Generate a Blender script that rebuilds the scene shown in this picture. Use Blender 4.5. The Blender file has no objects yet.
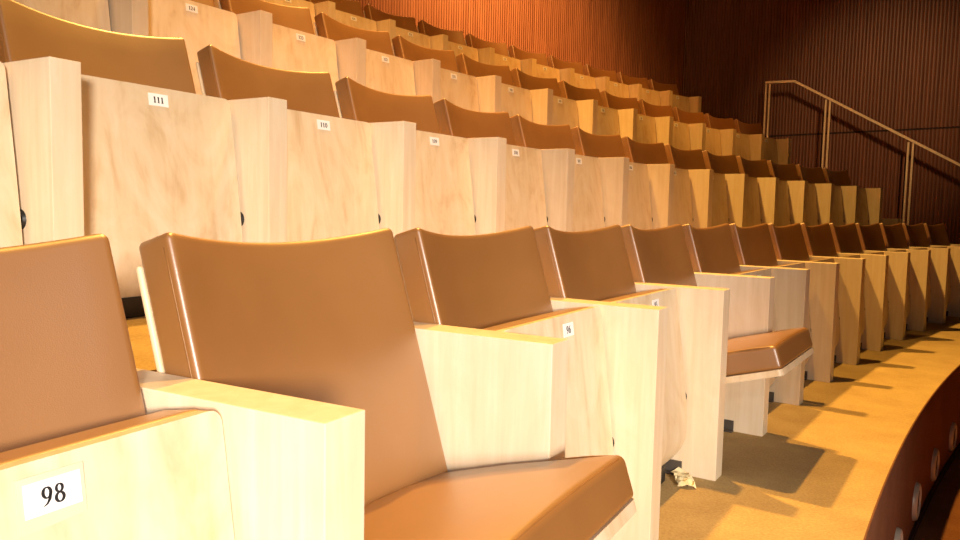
import bpy, bmesh, math, random
from mathutils import Vector, Matrix
random.seed(7)
S = bpy.context.scene
COL = S.collection
PI = math.pi

# ------------------------------------------------------------------ layout
CAM_H, PITCH, ROLL, FPX = 0.7761, 0.0799, 0.0209, 759.66
CX, CY = 19.6329, -10.1719                      # common centre of the curved rows
ROWS = {1: dict(R=22.5953, p=0.5056, s=0.550, z=0.0),
        2: dict(R=23.5904, p=0.5200, s=0.578, z=0.499),
        3: dict(R=24.5759, p=0.5798, s=0.586, z=1.0317),
        4: dict(R=25.9857, p=0.6714, s=0.6111, z=1.6584)}
EDGE = 0.414                                    # tread in front of the arm panels
ARM_T, ARM_H, ARM_D = 0.0655, 0.5593, 0.45
LOW_Z = -0.50
WALL_N = Vector((0.667, 0.745)).normalized()
WALL_DIST = 10.1
WALL_T = Vector((WALL_N.y, -WALL_N.x))          # along the side wall, towards the stage
BACK_R = 27.05


def polar(R, phi, z=0.0):
    return Vector((CX - math.cos(phi) * R, CY + math.sin(phi) * R, z))


def frame(row, k):
    r = ROWS[row]
    phi = r['p'] + k * r['s'] / r['R']
    return polar(r['R'], phi, r['z']), math.atan2(math.cos(phi), math.sin(phi))


# ------------------------------------------------------------------ materials
def srgb(r, g, b):
    f = lambda c: (c / 12.92 if c <= .04045 else ((c + .055) / 1.055) ** 2.4)
    return (f(r / 255), f(g / 255), f(b / 255), 1)


class Mat:
    def __init__(self, name, rough=.5, spec=.5):
        self.m = bpy.data.materials.new(name)
        self.m.use_nodes = True
        self.nt = self.m.node_tree
        self.b = self.nt.nodes['Principled BSDF']
        self.b.inputs['Roughness'].default_value = rough
        self.b.inputs['Specular IOR Level'].default_value = spec

    def n(self, t, **kw):
        x = self.nt.nodes.new(t)
        for a, v in kw.items():
            if a in x.inputs:
                x.inputs[a].default_value = v
            else:
                setattr(x, a, v)
        return x

    def l(self, a, b):
        self.nt.links.new(a, b)

    def ramp(self, stops):
        r = self.n('ShaderNodeValToRGB')
        e = r.color_ramp.elements
        e[0].position, e[0].color = stops[0]
        e[1].position, e[1].color = stops[-1]
        for p, c in stops[1:-1]:
            x = e.new(p)
            x.color = c
        return r

    def coords(self, scale):
        tc = self.n('ShaderNodeTexCoord')
        oi = self.n('ShaderNodeObjectInfo')
        mul = self.n('ShaderNodeMath', operation='MULTIPLY')
        mul.inputs[1].default_value = 37.0
        self.l(oi.outputs['Random'], mul.inputs[0])
        add = self.n('ShaderNodeVectorMath', operation='ADD')
        self.l(tc.outputs['Object'], add.inputs[0])
        self.l(mul.outputs[0], add.inputs[1])
        mp = self.n('ShaderNodeMapping')
        mp.inputs['Scale'].default_value = scale
        self.l(add.outputs[0], mp.inputs['Vector'])
        return mp.outputs[0]

    def noise(self, vec, scale, detail=4, rough=.55, dist=0):
        n = self.n('ShaderNodeTexNoise')
        n.inputs['Scale'].default_value = scale
        n.inputs['Detail'].default_value = detail
        n.inputs['Roughness'].default_value = rough
        n.inputs['Distortion'].default_value = dist
        self.l(vec, n.inputs['Vector'])
        return n.outputs['Fac']

    def bump(self, h, strength, dist):
        b = self.n('ShaderNodeBump')
        b.inputs['Strength'].default_value = strength
        b.inputs['Distance'].default_value = dist
        self.l(h, b.inputs['Height'])
        self.l(b.outputs[0], self.b.inputs['Normal'])


def wood(name, light, mid, dark, grain=(38, 38, 2.2), figure=.35, rough=.42):
    m = Mat(name, rough, .4)
    v = m.coords(grain)
    f1 = m.noise(v, 1.0, 5, .6, .6)
    v2 = m.coords((5, 5, 2.6))
    f2 = m.noise(v2, 1.3, 3, .6, 2.2)
    mix = m.n('ShaderNodeMix', data_type='FLOAT')
    mix.inputs[0].default_value = figure
    m.l(f1, mix.inputs[2])
    m.l(f2, mix.inputs[3])
    r = m.ramp([(.30, dark), (.47, mid), (.62, light)])
    m.l(mix.outputs[0], r.inputs[0])
    hs = m.n('ShaderNodeHueSaturation')
    oi = m.n('ShaderNodeObjectInfo')
    mr = m.n('ShaderNodeMapRange')
    mr.inputs['To Min'].default_value = .90
    mr.inputs['To Max'].default_value = 1.06
    m.l(oi.outputs['Random'], mr.inputs['Value'])
    m.l(mr.outputs[0], hs.inputs['Value'])
    m.l(r.outputs[0], hs.inputs['Color'])
    m.l(hs.outputs[0], m.b.inputs['Base Color'])
    m.bump(f1, .04, .002)
    return m.m


M = {}
M['maple'] = wood('maple_solid', (.80, .68, .50, 1), (.755, .62, .43, 1), (.70, .56, .365, 1), figure=.30)
M['veneer'] = wood('maple_veneer', (.80, .67, .48, 1), (.745, .595, .39, 1), (.60, .425, .235, 1), grain=(26, 26, 2.0), figure=.55)
M['ply'] = wood('maple_ply', (.80, .64, .43, 1), (.75, .59, .37, 1), (.68, .51, .30, 1), figure=.25)


def leather():
    m = Mat('brown_leather', .45, 1.0)
    v = m.coords((1, 1, 1))
    big = m.noise(v, 3.0, 3, .55)
    r = m.ramp([(.3, (.235, .100, .025, 1)), (.7, (.30, .136, .036, 1))])
    m.l(big, r.inputs[0])
    m.l(r.outputs[0], m.b.inputs['Base Color'])
    vo = m.n('ShaderNodeTexVoronoi')
    vo.inputs['Scale'].default_value = 620
    m.l(v, vo.inputs['Vector'])
    wr = m.noise(v, 26, 4, .6, .8)
    ad = m.n('ShaderNodeMath', operation='MULTIPLY_ADD')
    m.l(wr, ad.inputs[0])
    ad.inputs[1].default_value = 1.4
    m.l(vo.outputs['Distance'], ad.inputs[2])
    m.bump(ad.outputs[0], .09, .001)
    m.b.inputs['Coat Weight'].default_value = 1.0
    m.b.inputs['Coat Roughness'].default_value = .40
    rr = m.n('ShaderNodeMapRange')
    rr.inputs['To Min'].default_value = .42
    rr.inputs['To Max'].default_value = .50
    m.l(big, rr.inputs['Value'])
    m.l(rr.outputs[0], m.b.inputs['Roughness'])
    return m.m


M['leather'] = leather()


def plain(name, col, rough=.5, metal=0, spec=.5, var=.12, sc=30):
    m = Mat(name, rough, spec)
    m.b.inputs['Metallic'].default_value = metal
    v = m.coords((1, 1, 1))
    f = m.noise(v, sc, 3)
    c0 = tuple(c * (1 - var) for c in col[:3]) + (1,)
    c1 = tuple(min(1, c * (1 + var)) for c in col[:3]) + (1,)
    r = m.ramp([(.35, c0), (.65, c1)])
    m.l(f, r.inputs[0])
    m.l(r.outputs[0], m.b.inputs['Base Color'])
    return m.m


M['piping'] = plain('leather_piping', (.25, .115, .032), .45)
M['black'] = plain('black_plastic', (.012, .011, .010), .45)
M['label'] = plain('label_card', (.93, .93, .92), .55, var=.02)
M['ink'] = plain('black_ink', (.010, .010, .012), .6)
M['tape'] = plain('matt_tape', (.70, .57, .41), .35, var=.03)
M['steel'] = plain('grey_steel', (.10, .085, .07), .45, .3)
M['mount'] = plain('dark_mount_metal', (.022, .019, .017), .5, .1)
M['rail'] = plain('satin_rail_metal', (.80, .66, .42), .42, .2, var=.05)
M['ring'] = plain('pale_ring_metal', (.62, .55, .46), .4, .2, var=.05)
M['mesh'] = plain('vent_mesh', (.10, .055, .035), .7)
M['paper'] = plain('cream_paper', (.80, .70, .42), .6)


def carpet(name, a, b, sc=1.0):
    m = Mat(name, .95, .1)
    tc = m.n('ShaderNodeTexCoord')
    v = tc.outputs['Object']
    f1 = m.noise(v, 130 * sc, 3, .7)
    f2 = m.noise(v, 5, 4, .6)
    mix = m.n('ShaderNodeMix', data_type='FLOAT')
    mix.inputs[0].default_value = .45
    m.l(f1, mix.inputs[2])
    m.l(f2, mix.inputs[3])
    r = m.ramp([(.36, a), (.64, b)])
    m.l(mix.outputs[0], r.inputs[0])
    m.l(r.outputs[0], m.b.inputs['Base Color'])
    m.bump(f1, .6, .004)
    return m.m


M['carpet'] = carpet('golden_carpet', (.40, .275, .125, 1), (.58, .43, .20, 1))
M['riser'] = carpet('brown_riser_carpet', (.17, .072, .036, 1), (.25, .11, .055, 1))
M['lowcarpet'] = carpet('red_brown_carpet', (.26, .10, .04, 1), (.42, .18, .07, 1))


def wallwood(name, a, b):
    m = Mat(name, .45, .35)
    tc = m.n('ShaderNodeTexCoord')
    mp = m.n('ShaderNodeMapping')
    mp.inputs['Scale'].default_value = (14, 14, .9)
    m.l(tc.outputs['Object'], mp.inputs['Vector'])
    f = m.noise(mp.outputs[0], 1.5, 4, .6)
    r = m.ramp([(.3, a), (.7, b)])
    m.l(f, r.inputs[0])
    m.l(r.outputs[0], m.b.inputs['Base Color'])
    return m.m


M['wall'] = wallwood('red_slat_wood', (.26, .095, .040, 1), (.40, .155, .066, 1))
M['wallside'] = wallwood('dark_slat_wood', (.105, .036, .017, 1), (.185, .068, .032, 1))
M['seam'] = plain('dark_joint', (.02, .009, .006), .8)


# ------------------------------------------------------------------ mesh helpers
def obj(name, bm, mat, parent=None, smooth=False, angle=None):
    bmesh.ops.recalc_face_normals(bm, faces=bm.faces)
    me = bpy.data.meshes.new(name)
    bm.to_mesh(me)
    bm.free()
    me.materials.append(mat)
    if smooth:
        for p in me.polygons:
            p.use_smooth = True
        if angle:
            me.set_sharp_from_angle(angle=math.radians(angle))
    o = bpy.data.objects.new(name, me)
    COL.objects.link(o)
    if parent:
        o.parent = parent
    return o


def empty(name, loc, rz):
    o = bpy.data.objects.new(name, None)
    o.empty_display_size = .1
    COL.objects.link(o)
    o.location = loc
    o.rotation_euler = (0, 0, rz)
    return o


def tag(o, label, cat, group=None):
    o['label'] = label
    o['category'] = cat
    if group:
        o['group'] = group
    return o


def struct(o):
    o['kind'] = 'structure'
    return o


def add_box(bm, x0, x1, y0, y1, z0, z1, bevel=0, seg=2):
    r = bmesh.ops.create_cube(bm, size=1)
    for v in r['verts']:
        v.co = Vector((x0 + (v.co.x + .5) * (x1 - x0), y0 + (v.co.y + .5) * (y1 - y0), z0 + (v.co.z + .5) * (z1 - z0)))
    if bevel:
        es = list({e for v in r['verts'] for e in v.link_edges})
        bmesh.ops.bevel(bm, geom=es, offset=bevel, segments=seg, affect='EDGES', profile=.6)


def samples(h, r, n):
    a = [-h, -h + .12 * r, -h + .35 * r, -h + .65 * r, -h + r]
    mid = [(-h + r) + (2 * h - 2 * r) * i / n for i in range(1, n)]
    return a + mid + [-v for v in reversed(a)]


def rounded_block(hx, hy, hz, r, nx, ny, nz, deform):
    """closed block with rounded edges; every vertex then passes through deform"""
    bm = bmesh.new()
    X, Y, Z = samples(hx, r, nx), samples(hy, r, ny), samples(hz, r, nz)
    cache = {}

    def vert(p):
        key = tuple(round(c, 7) for c in p)
        if key not in cache:
            q = Vector((max(-hx + r, min(hx - r, p[0])), max(-hy + r, min(hy - r, p[1])), max(-hz + r, min(hz - r, p[2]))))
            d = Vector(p) - q
            if d.length > 1e-9:
                q = q + d.normalized() * r
            cache[key] = bm.verts.new(deform(q))
        return cache[key]

    def face(A, B, mk):
        for i in range(len(A) - 1):
            for j in range(len(B) - 1):
                vs = [vert(mk(A[i], B[j])), vert(mk(A[i + 1], B[j])), vert(mk(A[i + 1], B[j + 1])), vert(mk(A[i], B[j + 1]))]
                if len(set(vs)) == 4:
                    try:
                        bm.faces.new(vs)
                    except ValueError:
                        pass
    for s in (-1, 1):
        face(X, Y, lambda a, b: (a, b, s * hz))
        face(X, Z, lambda a, b: (a, s * hy, b))
        face(Y, Z, lambda a, b: (s * hx, a, b))
    return bm


def tube(bm, pts, r, n=6, closed=False):
    rings = []
    N = len(pts)
    for i, p in enumerate(pts):
        a = pts[(i - 1) % N] if (closed or i > 0) else p
        b = pts[(i + 1) % N] if (closed or i < N - 1) else p
        t = (b - a).normalized()
        up = Vector((0, 0, 1)) if abs(t.z) < .9 else Vector((1, 0, 0))
        x = t.cross(up).normalized()
        y = t.cross(x).normalized()
        rings.append([bm.verts.new(p + (x * math.cos(2 * PI * j / n) + y * math.sin(2 * PI * j / n)) * r) for j in range(n)])
    for i in range(N if closed else N - 1):
        A, B = rings[i], rings[(i + 1) % N]
        for j in range(n):
            bm.faces.new((A[j], A[(j + 1) % n], B[(j + 1) % n], B[j]))
    if not closed:
        bm.faces.new(rings[0])
        bm.faces.new(rings[-1])


# ------------------------------------------------------------------ bold serif figures
def stroke(bm, pts, closed, T, z0=0.0, z1=.0004):
    """pts: (x, y, width) centre line of one pen stroke, given a small thickness"""
    N = len(pts)
    L, Rr = [], []
    for i in range(N):
        a = pts[(i - 1) % N] if (closed or i > 0) else pts[i]
        b = pts[(i + 1) % N] if (closed or i < N - 1) else pts[i]
        t = Vector((b[0] - a[0], b[1] - a[1]))
        t = t.normalized() if t.length > 1e-9 else Vector((0, 1))
        nrm = Vector((-t.y, t.x)) * pts[i][2] / 2
        L.append((pts[i][0] + nrm.x, pts[i][1] + nrm.y))
        Rr.append((pts[i][0] - nrm.x, pts[i][1] - nrm.y))
    va = [[bm.verts.new(T(p[0], p[1], z)) for p in P] for z in (z0, z1) for P in (L, Rr)]
    l0, r0, l1, r1 = va
    for i in range(N if closed else N - 1):
        j = (i + 1) % N
        for A, B in ((l1, r1), (l0, r0), (l0, l1), (r0, r1)):
            bm.faces.new((A[i], A[j], B[j], B[i]))
    if not closed:
        for i in (0, -1):
            bm.faces.new((l0[i], r0[i], r1[i], l1[i]))


def arc(cx, cy, rx, ry, a0, a1, w0, w1, n=14):
    out = []
    for i in range(n + 1):
        a = math.radians(a0 + (a1 - a0) * i / n)
        k = abs(math.cos(a))
        out.append((cx + rx * math.cos(a), cy + ry * math.sin(a), w0 + (w1 - w0) * k))
    return out


FIG = {
    '0': [(arc(.31, .5, .21, .45, 0, 345, .07, .18, 22), True)],
    '1': [([(.31, .03, .22), (.31, .97, .22)], False), ([(.12, .035, .07), (.50, .035, .07)], False), ([(.28, .90, .14), (.12, .84, .10)], False)],
    '2': [(arc(.28, .70, .20, .25, 170, -40, .07, .18) + [(.22, .22, .12), (.08, .09, .1)], False), ([(.06, .07, .14), (.54, .07, .14)], False)],
    '3': [(arc(.27, .74, .18, .21, 160, -80, .06, .16), False), (arc(.26, .28, .22, .25, 85, -160, .06, .18), False)],
    '4': [([(.40, .02, .17), (.40, .97, .17)], False), ([(.03, .30, .12), (.60, .30, .12)], False), ([(.05, .33, .05), (.38, .95, .05)], False)],
    '5': [([(.12, .91, .14), (.52, .91, .14)], False), ([(.14, .90, .07), (.11, .56, .07)], False), (arc(.26, .31, .22, .28, 125, -160, .06, .18), False)],
    '6': [(arc(.31, .31, .20, .27, 0, 345, .06, .17, 20), True), ([(.13, .36, .17), (.18, .66, .15), (.32, .87, .10), (.52, .97, .04)], False)],
    '7': [([(.06, .90, .16), (.56, .90, .16)], False), ([(.52, .90, .08), (.38, .50, .12), (.26, .02, .16)], False)],
    '8': [(arc(.31, .74, .165, .20, 0, 345, .07, .15, 20), True), (arc(.31, .27, .205, .235, 0, 345, .07, .17, 20), True)],
    '9': [(arc(.31, .68, .20, .27, 0, 345, .06, .17, 20), True), ([(.49, .63, .17), (.44, .34, .15), (.30, .13, .10), (.10, .03, .04)], False)],
}

# ------------------------------------------------------------------ the seat
PIV = Vector((0, .125, .27))
W = .234


def seat_axes(folded):
    if folded:
        return Vector((0, .124, .992)), Vector((0, .992, -.124))
    return Vector((0, -.964, .267)), Vector((0, .267, .964))


def seat_map(folded):
    es, en = seat_axes(folded)
    return lambda u, s, n: PIV + Vector((u, 0, 0)) + es * s + en * n


def front_line(z):
    return .190 + (z - .33) * .303


def back_map(q, zc, thick0):
    """local block (x, y depth, z height) to the tilted, dished backrest"""
    q = q.copy()
    q.z -= .020 * min(1.0, max(0.0, (q.y + .036) / .072)) * max(0.0, q.z / .22)
    z = zc + q.z
    t = q.x / .2395
    dish = .034 * (1 - t * t)
    top = max(0.0, (q.z + .05) / .25)
    sag = .021 * (1 - t * t) * top
    return Vector((q.x - .002, front_line(z) + thick0 + q.y + dish, z - sag))


def make_back(root):
    hz = .219
    bm = rounded_block(.2395, .036, hz, .011, 14, 2, 8, lambda q: back_map(q, .524, .036))
    c = obj('backrest_cushion', bm, M['leather'], root, True)
    bm = bmesh.new()
    pts = []
    x, z = .2388, hz - .0016
    path = [(-x, -hz + .03)] + [(-x, -hz + .05 + i * (2 * hz - .07) / 10) for i in range(11)]
    path += [(-x + .008, z - .003)] + [(-x + .02 + i * (2 * x - .04) / 12, z) for i in range(13)] + [(x - .008, z - .003)]
    path += [(x, hz - .02 - i * (2 * hz - .07) / 10) for i in range(11)]
    for a, b in path:
        pts.append(back_map(Vector((a, -.0210, b)), .524, .036))
    tube(bm, pts, .0014, 6)
    obj('piping', bm, M['piping'], c, True)
    bm = rounded_block(.239, .006, .200, .005, 12, 1, 8, lambda q: back_map(q, .502, .0725 + .0062))
    obj('backrest_shell', bm, M['ply'], root, True, 50)


def board_profile():
    return [(.287, -.026), (.25, -.0265), (.19, -.027), (.10, -.028), (0, -.028), (-.07, -.0275), (-.12, -.025), (-.15, -.0195),
            (-.175, -.009), (-.198, .007), (-.215, .023), (-.232, .043), (-.247, .064)]


def make_seat(root, folded):
    f = seat_map(folded)
    # curved plywood underside
    prof = board_profile()
    th = .019
    bm = bmesh.new()
    outer, inner = [], []
    for i, (s, n) in enumerate(prof):
        a = prof[max(i - 1, 0)]
        b = prof[min(i + 1, len(prof) - 1)]
        t = Vector((b[0] - a[0], b[1] - a[1])).normalized()
        nr = Vector((t.y, -t.x))
        if nr.y < 0 and i < 6:
            nr = -nr
        if i >= 6 and (nr.x + nr.y) < 0:
            nr = -nr
        outer.append((s, n))
        inner.append((s + nr.x * th, n + nr.y * th))
    U = [-1, -.75, -.5, -.25, 0, .25, .5, .75, 1]
    cr = .016

    def rows(P, corner):
        g = []
        for i, (s, n) in enumerate(P):
            w = W
            d = .287 - prof[i][0]
            if d < cr:
                w = W - cr + math.sqrt(max(0, cr * cr - (cr - d) ** 2))
            g.append([bm.verts.new(f(w * u, s, n)) for u in U])
        return g
    # extra profile samples for the rounded front corners
    extra = [(.287 - d, -.026) for d in (0, .001, .003, .006, .010, .016)]
    prof = extra + prof[1:]
    outer = extra + outer[1:]
    inner = [(s, n + th) for s, n in extra] + inner[1:]
    go, gi = rows(outer, 1), rows(inner, 1)
    for i in range(len(go) - 1):
        for j in range(len(U) - 1):
            bm.faces.new((go[i][j], go[i][j + 1], go[i + 1][j + 1], go[i + 1][j]))
            bm.faces.new((gi[i][j], gi[i + 1][j], gi[i + 1][j + 1], gi[i][j + 1]))
        for j in (0, len(U) - 1):
            bm.faces.new((go[i][j], go[i + 1][j], gi[i + 1][j], gi[i][j]))
    for i in (0, len(go) - 1):
        for j in range(len(U) - 1):
            bm.faces.new((go[i][j], gi[i][j], gi[i][j + 1], go[i][j + 1]))
    obj('seat_board', bm, M['veneer'], root, True, 35)
    # cushion
    s0, s1 = -.125, .288
    hs = (s1 - s0) / 2
    hn = .036

    def dm(q):
        s = (s0 + s1) / 2 + q.y
        t = max(0.0, (q.y / hs + 1) / 2)                    # 0 rear .. 1 front
        up = max(0.0, (q.z / hn + 1) / 2)
        top = .066 + .008 * min(1, t * 1.3)
        crown = .006 * (1 - (q.x / W) ** 2) * up
        nose = -.006 * max(0, (t - .80) / .20) ** 2 * up
        lean = -.003 * up * max(0, (t - .9) / .1)
        return f(q.x, s + lean, -.008 + up * top + crown + nose)
    bm = rounded_block(W - .001, hs, hn, .012, 10, 2, 8, dm)
    c = obj('seat_cushion', bm, M['leather'], root, True)
    bm = bmesh.new()
    pts = []
    x, y = W - .006, hs - .0055
    path = [(-x, -hs + .03 + i * (2 * hs - .05) / 10) for i in range(11)] + [(-x + .007, y - .003)]
    path += [(-x + .02 + i * (2 * x - .04) / 12, y) for i in range(13)] + [(x - .007, y - .003)]
    path += [(x, hs - .02 - i * (2 * hs - .05) / 10) for i in range(11)]
    for a, b in path:
        pts.append(dm(Vector((a, b, hn - .0045))))
    tube(bm, pts, .0026, 6)
    obj('piping', bm, M['piping'], c, True)
    # floor mount under the seat
    bm = bmesh.new()
    add_box(bm, -.17, .16, .12, .22, 0, .05, .004)
    obj('floor_mount', bm, M['mount'], root)


def make_label(root, text, u0, small):
    f = seat_map(True)
    w, h = (.050, .0285) if len(text) < 3 or not small else (.052, .030)
    sc = .255
    n0 = -.0272

    def T(x, y, z):                              # x right, y up on the panel, z out of it
        return f(u0 + x, sc + y, n0 - z)
    bm = bmesh.new()
    vs = [bm.verts.new(T(x, y, z)) for z in (0, .0012) for x, y in ((-w / 2, -h / 2), (w / 2, -h / 2), (w / 2, h / 2), (-w / 2, h / 2))]
    for a in ((0, 1, 2, 3), (4, 5, 6, 7), (0, 1, 5, 4), (1, 2, 6, 5), (2, 3, 7, 6), (3, 0, 4, 7)):
        bm.faces.new([vs[i] for i in a])
    lab = obj('number_label', bm, M['label'], root)
    lab['label'] = 'white card number label'
    bm = bmesh.new()
    fh = .0168 if len(text) == 2 else .0150
    adv = .66 * fh
    x0 = -adv * len(text) / 2
    for i, ch in enumerate(text):
        for pts, closed in FIG[ch]:
            stroke(bm, pts, closed, lambda x, y, z, i=i: T(x0 + i * adv + x * fh, (y - .5) * fh, .0012 + z))
    o = obj('number', bm, M['ink'], lab)
    if text == '98':
        bm = bmesh.new()
        vs = [bm.verts.new(T(x, y, z)) for z in (-.0002, .0004) for x, y in ((-.031, -.027), (.029, -.024), (.029, .020), (-.031, .020))]
        for a in ((0, 1, 2, 3), (4, 5, 6, 7), (0, 1, 5, 4), (1, 2, 6, 5), (2, 3, 7, 6), (3, 0, 4, 7)):
            bm.faces.new([vs[i] for i in a])
        obj('clear_tape', bm, M['tape'], lab)


# prototypes are the first seat of each state; later ones are copies
PROTO = {}


def copy_tree(o, parent=None):
    c = o.copy()
    COL.objects.link(c)
    if parent:
        c.parent = parent
    for ch in list(o.children):
        if not ch.name.startswith('number_label'):
            copy_tree(ch, c)
    return c


def seat(row, k, folded, number, label):
    loc, rz = frame(row, k)
    if folded not in PROTO:
        r = empty('auditorium_seat', loc, rz)
        make_back(r)
        make_seat(r, folded)
        PROTO[folded] = r
    else:
        r = copy_tree(PROTO[folded])
        r.location, r.rotation_euler = loc, (0, 0, rz)
    r.scale = (ROWS[row]['s'] / .55, 1, 1)
    if folded:
        make_label(r, number, .044 if row == 1 else .020, row > 1)
    tag(r, label, 'seat', GROUPS[row])
    return r


GROUPS = {1: 'seats of the front row', 2: 'seats of the second row', 3: 'seats of the third row', 4: 'seats of the top row'}
ROWNAME = {1: 'front row', 2: 'second row', 3: 'third row', 4: 'top row'}
ORD = ['', 'first', 'second', 'third', 'fourth', 'fifth', 'sixth', 'seventh', 'eighth', 'ninth', 'tenth', 'eleventh', 'twelfth',
       'thirteenth', 'fourteenth', 'fifteenth', 'sixteenth']
READ = {(1, -.5): 'folded brown leather seat with a white card reading 98 on its maple underside',
        (2, .5): 'folded leather seat with a card reading 111 on its figured maple underside',
        (2, 1.5): 'folded brown leather seat with a card reading 110, second row, beside seat 111',
        (3, -.5): 'folded leather seat with a card reading 124 in the third row',
        (3, .5): 'folded leather seat with a card reading 123 in the third row',
        (1, .5): 'brown leather seat lowered open beside the folded seat 98, front row',
        (1, 3.5): 'brown leather seat lowered open further along the front row, amid folded seats'}
LAST = {1: 12.5, 2: 12.5, 3: 10.5, 4: 7.5}
FIRST = {1: -.5, 2: -.5, 3: -1.5, 4: -1.5}
BASEN = {1: 85, 2: 99, 3: 113, 4: 127}
OPEN = {(1, .5), (1, 3.5)}
for row in (1, 2, 3, 4):
    k = LAST[row]
    i = 1
    while k >= FIRST[row] - .01:
        fold = (row, k) not in OPEN
        if (row, k) in READ:
            lab = READ[(row, k)]
        else:
            place = 'last seat at the handrail end' if i == 1 else ORD[i] + ' seat from the handrail end'
            lab = 'folded brown leather seat with maple underside, %s, %s' % (ROWNAME[row], place)
        seat(row, k, fold, str(BASEN[row] + i - 1), lab)
        k -= 1
        i += 1

# ------------------------------------------------------------------ arm panels between the seats
ARM = None


def arm_panel(row, k, label):
    global ARM
    loc, rz = frame(row, k)
    if ARM is None:
        bm = bmesh.new()
        add_box(bm, -ARM_T / 2, ARM_T / 2, 0, ARM_D, 0, ARM_H, .0016, 2)
        a = obj('armrest_panel', bm, M['maple'])
        for s in (-1, 1):
            bm = bmesh.new()
            r = bmesh.ops.create_cone(bm, cap_ends=True, segments=20, radius1=.022, radius2=.019, depth=.006,
                                      matrix=Matrix.Translation((s * (ARM_T / 2 + .003), .116, .236)) @ Matrix.Rotation(s * PI / 2, 4, 'Y'))
            h = obj('pivot_hub', bm, M['black'], a, True, 40)
            h['label'] = 'black plastic pivot hub'
            bm = bmesh.new()
            x0, x1 = sorted((s * ARM_T / 2, s * (ARM_T / 2 + .022)))
            add_box(bm, x0, x1, .10, .17, 0, .006, .001)
            x0, x1 = sorted((s * ARM_T / 2, s * (ARM_T / 2 + .005)))
            add_box(bm, x0, x1, .10, .17, 0, .04, .001)
            b = obj('foot_bracket', bm, M['steel'], a)
            b['label'] = 'grey steel foot bracket'
        ARM = a
    else:
        a = copy_tree(ARM)
    a.location, a.rotation_euler = loc, (0, 0, rz)
    tag(a, label, 'armrest', 'arm panels of the ' + ROWNAME[row])


AREAD = {(1, 0): 'pale maple arm panel with bright yellow top between seat 98 and the open seat',
         (1, 1): 'maple arm panel on the far side of the open seat beside seat 98',
         (2, 0): 'thick maple arm panel with striped grain just before seat 111, second row',
         (2, 1): 'maple arm panel between seats 111 and 110 in the second row',
         (3, 0): 'maple arm panel between seats 124 and 123 in the third row'}
for row in (1, 2, 3, 4):
    k = int(LAST[row] + .5)
    i = 1
    lo = {1: 0, 2: 0, 3: -1, 4: -2}[row]
    while k >= lo:
        place = 'closing the handrail end' if i == 1 else ORD[i] + ' from the handrail end'
        arm_panel(row, k, AREAD.get((row, k), 'pale maple arm panel of the %s, %s' % (ROWNAME[row], place)))
        k -= 1
        i += 1


# ------------------------------------------------------------------ terraces, stairs, floor
def phi_wall(R):
    """angle at which the circle of radius R meets the side wall"""
    lo, hi = .2, 1.9
    for _ in range(60):
        mid = (lo + hi) / 2
        p = polar(R, mid)
        if p.x * WALL_N.x + p.y * WALL_N.y > WALL_DIST:
            hi = mid
        else:
            lo = mid
    return lo


def sector(name, R0, R1, a0, a1f, z0, z1, mat, n=90):
    bm = bmesh.new()
    rings = []
    for i in range(n + 1):
        t = i / n
        q = []
        for R in (R0, R1):
            b = a1f(R)
            a = a0(R) if callable(a0) else a0
            ph = a + (b - a) * t
            for z in (z0, z1):
                q.append(bm.verts.new(polar(R, ph, z)))
        rings.append(q)                              # R0z0 R0z1 R1z0 R1z1
    for A, B in zip(rings, rings[1:]):
        for i, j in ((0, 1), (1, 3), (3, 2), (2, 0)):
            bm.faces.new((A[i], A[j], B[j], B[i]))
    for q in (rings[0], rings[-1]):
        bm.faces.new((q[0], q[1], q[3], q[2]))
    return struct(obj(name, bm, mat))


edges = [ROWS[1]['R'] - EDGE, ROWS[2]['R'] - EDGE, ROWS[3]['R'] - EDGE, ROWS[4]['R'] - EDGE, BACK_R]
zs = [0.0, ROWS[2]['z'], ROWS[3]['z'], ROWS[4]['z']]
PHI_END = {1: ROWS[1]['p'] + 13.3 * ROWS[1]['s'] / ROWS[1]['R'], 2: ROWS[2]['p'] + 13.3 * ROWS[2]['s'] / ROWS[2]['R'],
           3: ROWS[3]['p'] + 11.3 * ROWS[3]['s'] / ROWS[3]['R'], 4: ROWS[4]['p'] + 8.3 * ROWS[4]['s'] / ROWS[4]['R']}
A0 = .36
for i in range(4):
    zb = LOW_Z if i == 0 else zs[i - 1]
    if i == 0:
        sector('floor_terrace', edges[0] + .006, edges[1], A0, phi_wall, zb, zs[0], M['carpet'])
    else:
        sector('floor_terrace', edges[i], edges[i + 1], A0, lambda R, i=i: PHI_END[i + 1], zb, zs[i], M['carpet'])
        # stairs in the side aisle, two steps to each terrace
        pe = PHI_END[i + 1]
        half = (zb + zs[i]) / 2
        mid = edges[i] + .5 * min(.9, edges[i + 1] - edges[i])
        sector('floor_stair_step', edges[i], mid, pe, phi_wall, zb, half, M['carpet'], 24)
        sector('floor_stair_step', mid, edges[i + 1], pe, phi_wall, zb, zs[i], M['carpet'], 24)

# riser board of the front terrace, dark carpet, with a rounded nosing above
bm = bmesh.new()
R0 = edges[0]
prof = [(R0 + .006, 0.0), (R0 + .002, -.001), (R0, -.006), (R0, LOW_Z)]
n = 200
prev = None
for i in range(n + 1):
    ph = A0 + (phi_wall(R0) - A0) * i / n
    cur = [bm.verts.new(polar(R, ph, z)) for R, z in prof]
    if prev:
        for j in range(len(prof) - 1):
            bm.faces.new((prev[j], cur[j], cur[j + 1], prev[j + 1]))
    prev = cur
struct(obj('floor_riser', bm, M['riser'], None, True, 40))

sector('floor', edges[0] - 4.5, edges[0], .30, phi_wall, LOW_Z - .1, LOW_Z, M['lowcarpet'], 60)

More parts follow.
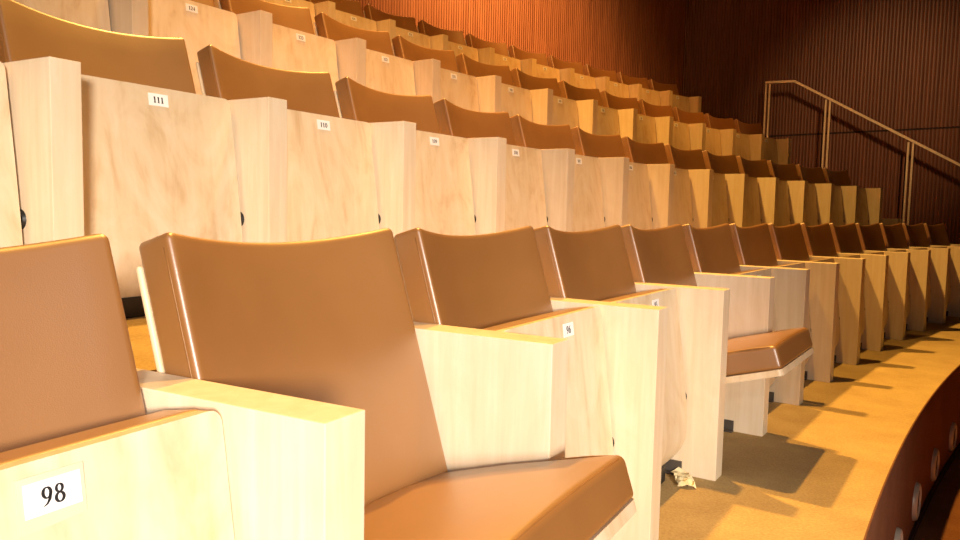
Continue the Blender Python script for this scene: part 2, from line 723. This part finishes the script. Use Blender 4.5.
# dark skirting strip at the foot of the riser
bm = bmesh.new()
prev = None
for i in range(n + 1):
    ph = A0 + (phi_wall(R0) - A0) * i / n
    cur = [bm.verts.new(polar(R, ph, z)) for R, z in ((R0, LOW_Z + .035), (R0 - .010, LOW_Z + .032), (R0 - .010, LOW_Z))]
    if prev:
        for j in range(2):
            bm.faces.new((prev[j], cur[j], cur[j + 1], prev[j + 1]))
    prev = cur
struct(obj('baseboard_riser', bm, M['seam']))


# ------------------------------------------------------------------ slatted walls
def ribbed(pts_fn, length, z0, z1, pitch, face, depth, mat, name, nrm_fn, skip=None):
    """vertical battens with gaps, one mesh: pts_fn(s) on the back plane, nrm_fn(s) into the room"""
    bm = bmesh.new()
    prof = []
    nrib = int(length / pitch)
    for i in range(nrib):
        s = i * pitch
        prof += [(s, 0), (s + (pitch - face) * .999, 0), (s + pitch - face, depth), (s + pitch - face * .5, depth + .004), (s + pitch, depth)]
    prof.append((nrib * pitch, 0))
    prev = None
    for s, d in prof:
        p = pts_fn(s) + nrm_fn(s) * d
        cur = (bm.verts.new((p.x, p.y, z0)), bm.verts.new((p.x, p.y, z1)))
        if prev:
            bm.faces.new((prev[0], cur[0], cur[1], prev[1]))
        prev = cur
    return struct(obj(name, bm, mat))


TOP = 6.4
phc = phi_wall(BACK_R)
L_back = (phc - A0) * BACK_R


def back_p(s):
    ph = phc - s / BACK_R
    return polar(BACK_R, ph).to_2d()


def back_n(s):
    ph = phc - s / BACK_R
    return Vector((math.cos(ph), -math.sin(ph)))


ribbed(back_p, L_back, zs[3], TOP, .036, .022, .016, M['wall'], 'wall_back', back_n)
corner = back_p(0)
L_side = 7.5
SEAM_Z = 1.815


def side_p(s):
    return corner + WALL_T * s


def side_n(s):
    return -WALL_N


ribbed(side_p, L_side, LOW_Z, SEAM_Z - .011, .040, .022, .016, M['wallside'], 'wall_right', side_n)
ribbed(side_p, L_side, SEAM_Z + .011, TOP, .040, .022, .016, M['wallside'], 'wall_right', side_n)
bm = bmesh.new()
a, b = side_p(0.03) - WALL_N * .002, side_p(L_side) - WALL_N * .002
vs = []
for z in (SEAM_Z - .011, SEAM_Z + .011):
    for p in (a, b, b + WALL_N * .03, a + WALL_N * .03):
        vs.append(bm.verts.new((p.x, p.y, z)))
for f in ((0, 1, 2, 3), (4, 5, 6, 7), (0, 1, 5, 4), (1, 2, 6, 5), (2, 3, 7, 6), (3, 0, 4, 7)):
    bm.faces.new([vs[i] for i in f])
struct(obj('trim_1', bm, M['seam']))

# ------------------------------------------------------------------ handrail by the side wall
RD = WALL_DIST - .30
A = Vector((3.618, 9.914, 2.470))
B = Vector((3.892, 9.670, 2.452))
C = Vector((5.262, 8.443, 1.371))
dirs = (C - B)
E2 = B + dirs * 1.75
root = empty('handrail', (4.4, 9.2, zs[2]), 0)
inv = Matrix.Translation(-Vector(root.location))


def bar(bm, p, q, w, h):
    """rectangular bar from p to q; w across (along wall normal), h in the vertical plane"""
    t = (q - p).normalized()
    x = Vector((WALL_N.x, WALL_N.y, 0))
    y = t.cross(x).normalized()
    vs = []
    for c in (p, q):
        for a, b in ((-1, -1), (1, -1), (1, 1), (-1, 1)):
            vs.append(bm.verts.new(inv @ (c + x * a * w / 2 + y * b * h / 2)))
    for f in ((0, 1, 2, 3), (4, 5, 6, 7), (0, 1, 5, 4), (1, 2, 6, 5), (2, 3, 7, 6), (3, 0, 4, 7)):
        bm.faces.new([vs[i] for i in f])


bm = bmesh.new()
bar(bm, A, B, .045, .026)
bar(bm, B, E2, .045, .026)
obj('rail', bm, M['rail'], root)


def stair_z(p):
    R = math.hypot(p.x - CX, p.y - CY)
    z = 0.0
    for i in (1, 2, 3):
        if R > edges[i]:
            mid = edges[i] + .5 * min(.9, edges[i + 1] - edges[i])
            z = zs[i] if R > mid else (zs[i - 1] + zs[i]) / 2
    return z


along = Vector((WALL_T.x, WALL_T.y, 0))
for top in (A + along * .03, Vector((4.197, 9.396, 2.205)), Vector((4.891, 8.774, 1.652))):
    bm = bmesh.new()
    for s in (-1, 1):
        p = top + along * s * .024
        bar(bm, Vector((p.x, p.y, stair_z(top))), Vector((p.x, p.y, top.z - .008)), .012, .020)
    obj('post', bm, M['rail'], root)
tag(root, 'slim brass-toned handrail with three double posts beside the dark slatted wall', 'handrail')

# ------------------------------------------------------------------ round vents in the riser
PLACE = ['lowest in view, nearest the platform foreground', 'second along from the foreground', 'third along from the foreground',
         'farthest along']
VLAB = ['round pale ring vent cut off by the picture bottom, in the platform riser',
        'round pale ring vent in the platform riser, first one wholly in view',
        'round pale ring vent in the platform riser, between two other vents in view',
        'round pale ring vent in the platform riser, furthest along towards the side wall']
for i, u in enumerate((2.34, 2.91, 3.50, 4.10)):
    ph = ROWS[1]['p'] + u / ROWS[1]['R']
    ctr = polar(R0, ph, -.358)
    r = empty('riser_vent', ctr, math.atan2(math.cos(ph), math.sin(ph)))
    prof = [(.070, .0), (.072, -.012), (.080, -.017), (.092, -.014), (.098, -.004), (.099, 0)]
    bm = bmesh.new()
    N = 40
    rings = [[bm.verts.new((math.cos(2 * PI * j / N) * a * .78, b, math.sin(2 * PI * j / N) * a * .78)) for j in range(N)] for a, b in prof]
    for P, Q in zip(rings, rings[1:]):
        for j in range(N):
            bm.faces.new((P[j], P[(j + 1) % N], Q[(j + 1) % N], Q[j]))
    obj('ring', bm, M['ring'], r, True, 50)
    bm = bmesh.new()
    bmesh.ops.create_cone(bm, cap_ends=True, segments=N, radius1=.057, radius2=.055, depth=.006,
                          matrix=Matrix.Translation((0, -.003, 0)) @ Matrix.Rotation(PI / 2, 4, 'X'))
    g = obj('grille', bm, M['mesh'], r)
    bm = bmesh.new()
    for q in range(-3, 4):
        x = q * .0145
        h = math.sqrt(.054 ** 2 - x * x)
        add_box(bm, x - .003, x + .003, -.011, -.005, -h, h)
    obj('bars', bm, M['mount'], g)
    tag(r, VLAB[i], 'vent', 'ring vents in the platform riser')

# ------------------------------------------------------------------ scrap of paper on the carpet
loc, rz = frame(1, 2.5)
rot = Matrix.Rotation(rz, 4, 'Z')
ctr = loc + (rot @ Vector((.185, .075, 0)))
bm = bmesh.new()
gx, gy = 9, 6
grid = []
for i in range(gx):
    rowv = []
    for j in range(gy):
        x, y = (i / (gx - 1) - .5) * .12, (j / (gy - 1) - .5) * .05
        z = .004 + .020 * abs(math.sin(i * 1.9 + j * .7)) * (.4 + .6 * random.random())
        rowv.append(bm.verts.new((x + random.uniform(-.003, .003), y + random.uniform(-.003, .003), z)))
    grid.append(rowv)
for i in range(gx - 1):
    for j in range(gy - 1):
        bm.faces.new((grid[i][j], grid[i + 1][j], grid[i + 1][j + 1], grid[i][j + 1]))
o = obj('paper_scrap', bm, M['paper'])
sm = o.modifiers.new('thick', 'SOLIDIFY')
sm.thickness = .0012
o.location = ctr
o.rotation_euler = (0, 0, rz + .5)
tag(o, 'crumpled cream paper scrap on the carpet by an arm panel foot', 'litter')


# ------------------------------------------------------------------ light
def lamp(name, kind, loc, energy, color, target=None, size=.3, spot=None, blend=.5):
    d = bpy.data.lights.new(name, kind)
    d.energy = energy
    d.color = color
    if kind == 'AREA':
        d.shape = 'DISK'
        d.size = size
    else:
        d.shadow_soft_size = size
    if kind == 'SPOT':
        d.spot_size = math.radians(spot)
        d.spot_blend = blend
    o = bpy.data.objects.new(name, d)
    COL.objects.link(o)
    o.location = loc
    if target is not None:
        o.rotation_euler = (Vector(target) - Vector(loc)).to_track_quat('-Z', 'Y').to_euler()
    return o


WARM = (1, .40, .065)
AMBER = (1, .53, .11)
lamp('camera_flash', 'POINT', (.08, .03, 1.06), 15, (1, .93, 1), None, .03)
lamp('rear_fill', 'SPOT', (1.3, -4.3, 1.5), 2650, (1, .87, .74), (-.4, 2.0, .0), .4, 38, 1)  # fill lamp added behind the camera, evens out the flash's falloff
lamp('front_spot', 'SPOT', (2.5, .5, 5.6), 640, WARM, (-.6, 4.7, 2.0), .12, 54, 1)
lamp('house_spot', 'SPOT', (-2.6, -.6, 5.5), 750, WARM, (-1.2, 5.5, 2.6), .12, 54, 1)
lamp('upper_spot', 'SPOT', (3.0, 5.0, 5.6), 950, WARM, (1.0, 8.2, 2.0), .10, 52, 1)
lamp('wall_spot', 'SPOT', (2.4, 1.0, 5.3), 1500, (1, .60, .27), (4.7, 9.3, 2.0), .08, 21, 1)
lamp('ceiling_spot', 'SPOT', (-.5, 4.6, 5.9), 2100, AMBER, (1.8, 2.6, 0), .10, 112, 1)
lamp('ceiling_spot', 'SPOT', (.45, 3.2, 5.9), 1250, AMBER, (1.25, 1.9, 0), .08, 74, 1)
lamp('back_wall_wash', 'SPOT', (-.6, 6.2, 6.2), 5500, (1, .58, .23), (-1.3, 9.6, 3.2), .3, 80, 1)

w = bpy.data.worlds.new('hall_ambient')
S.world = w
w.use_nodes = True
bg = w.node_tree.nodes['Background']
bg.inputs['Color'].default_value = (1, .55, .25, 1)
bg.inputs['Strength'].default_value = .010

# ------------------------------------------------------------------ camera
cd = bpy.data.cameras.new('camera')
cd.sensor_fit = 'HORIZONTAL'
cd.sensor_width = 36
cd.lens = FPX / 960 * 36
cd.clip_start = .02
cam = bpy.data.objects.new('camera', cd)
COL.objects.link(cam)
cp, sp = math.cos(PITCH), math.sin(PITCH)
rt, up, fw = Vector((1, 0, 0)), Vector((0, sp, cp)), Vector((0, cp, -sp))
c, s = math.cos(ROLL), math.sin(ROLL)
x = rt * c + up * s
y = -rt * s + up * c
mw = Matrix(((x.x, y.x, -fw.x, 0), (x.y, y.y, -fw.y, 0), (x.z, y.z, -fw.z, CAM_H), (0, 0, 0, 1)))
cam.matrix_world = mw
S.camera = cam
S.view_settings.view_transform = 'Standard'
S.view_settings.look = 'None'
S.view_settings.exposure = 0
S.view_settings.gamma = 1
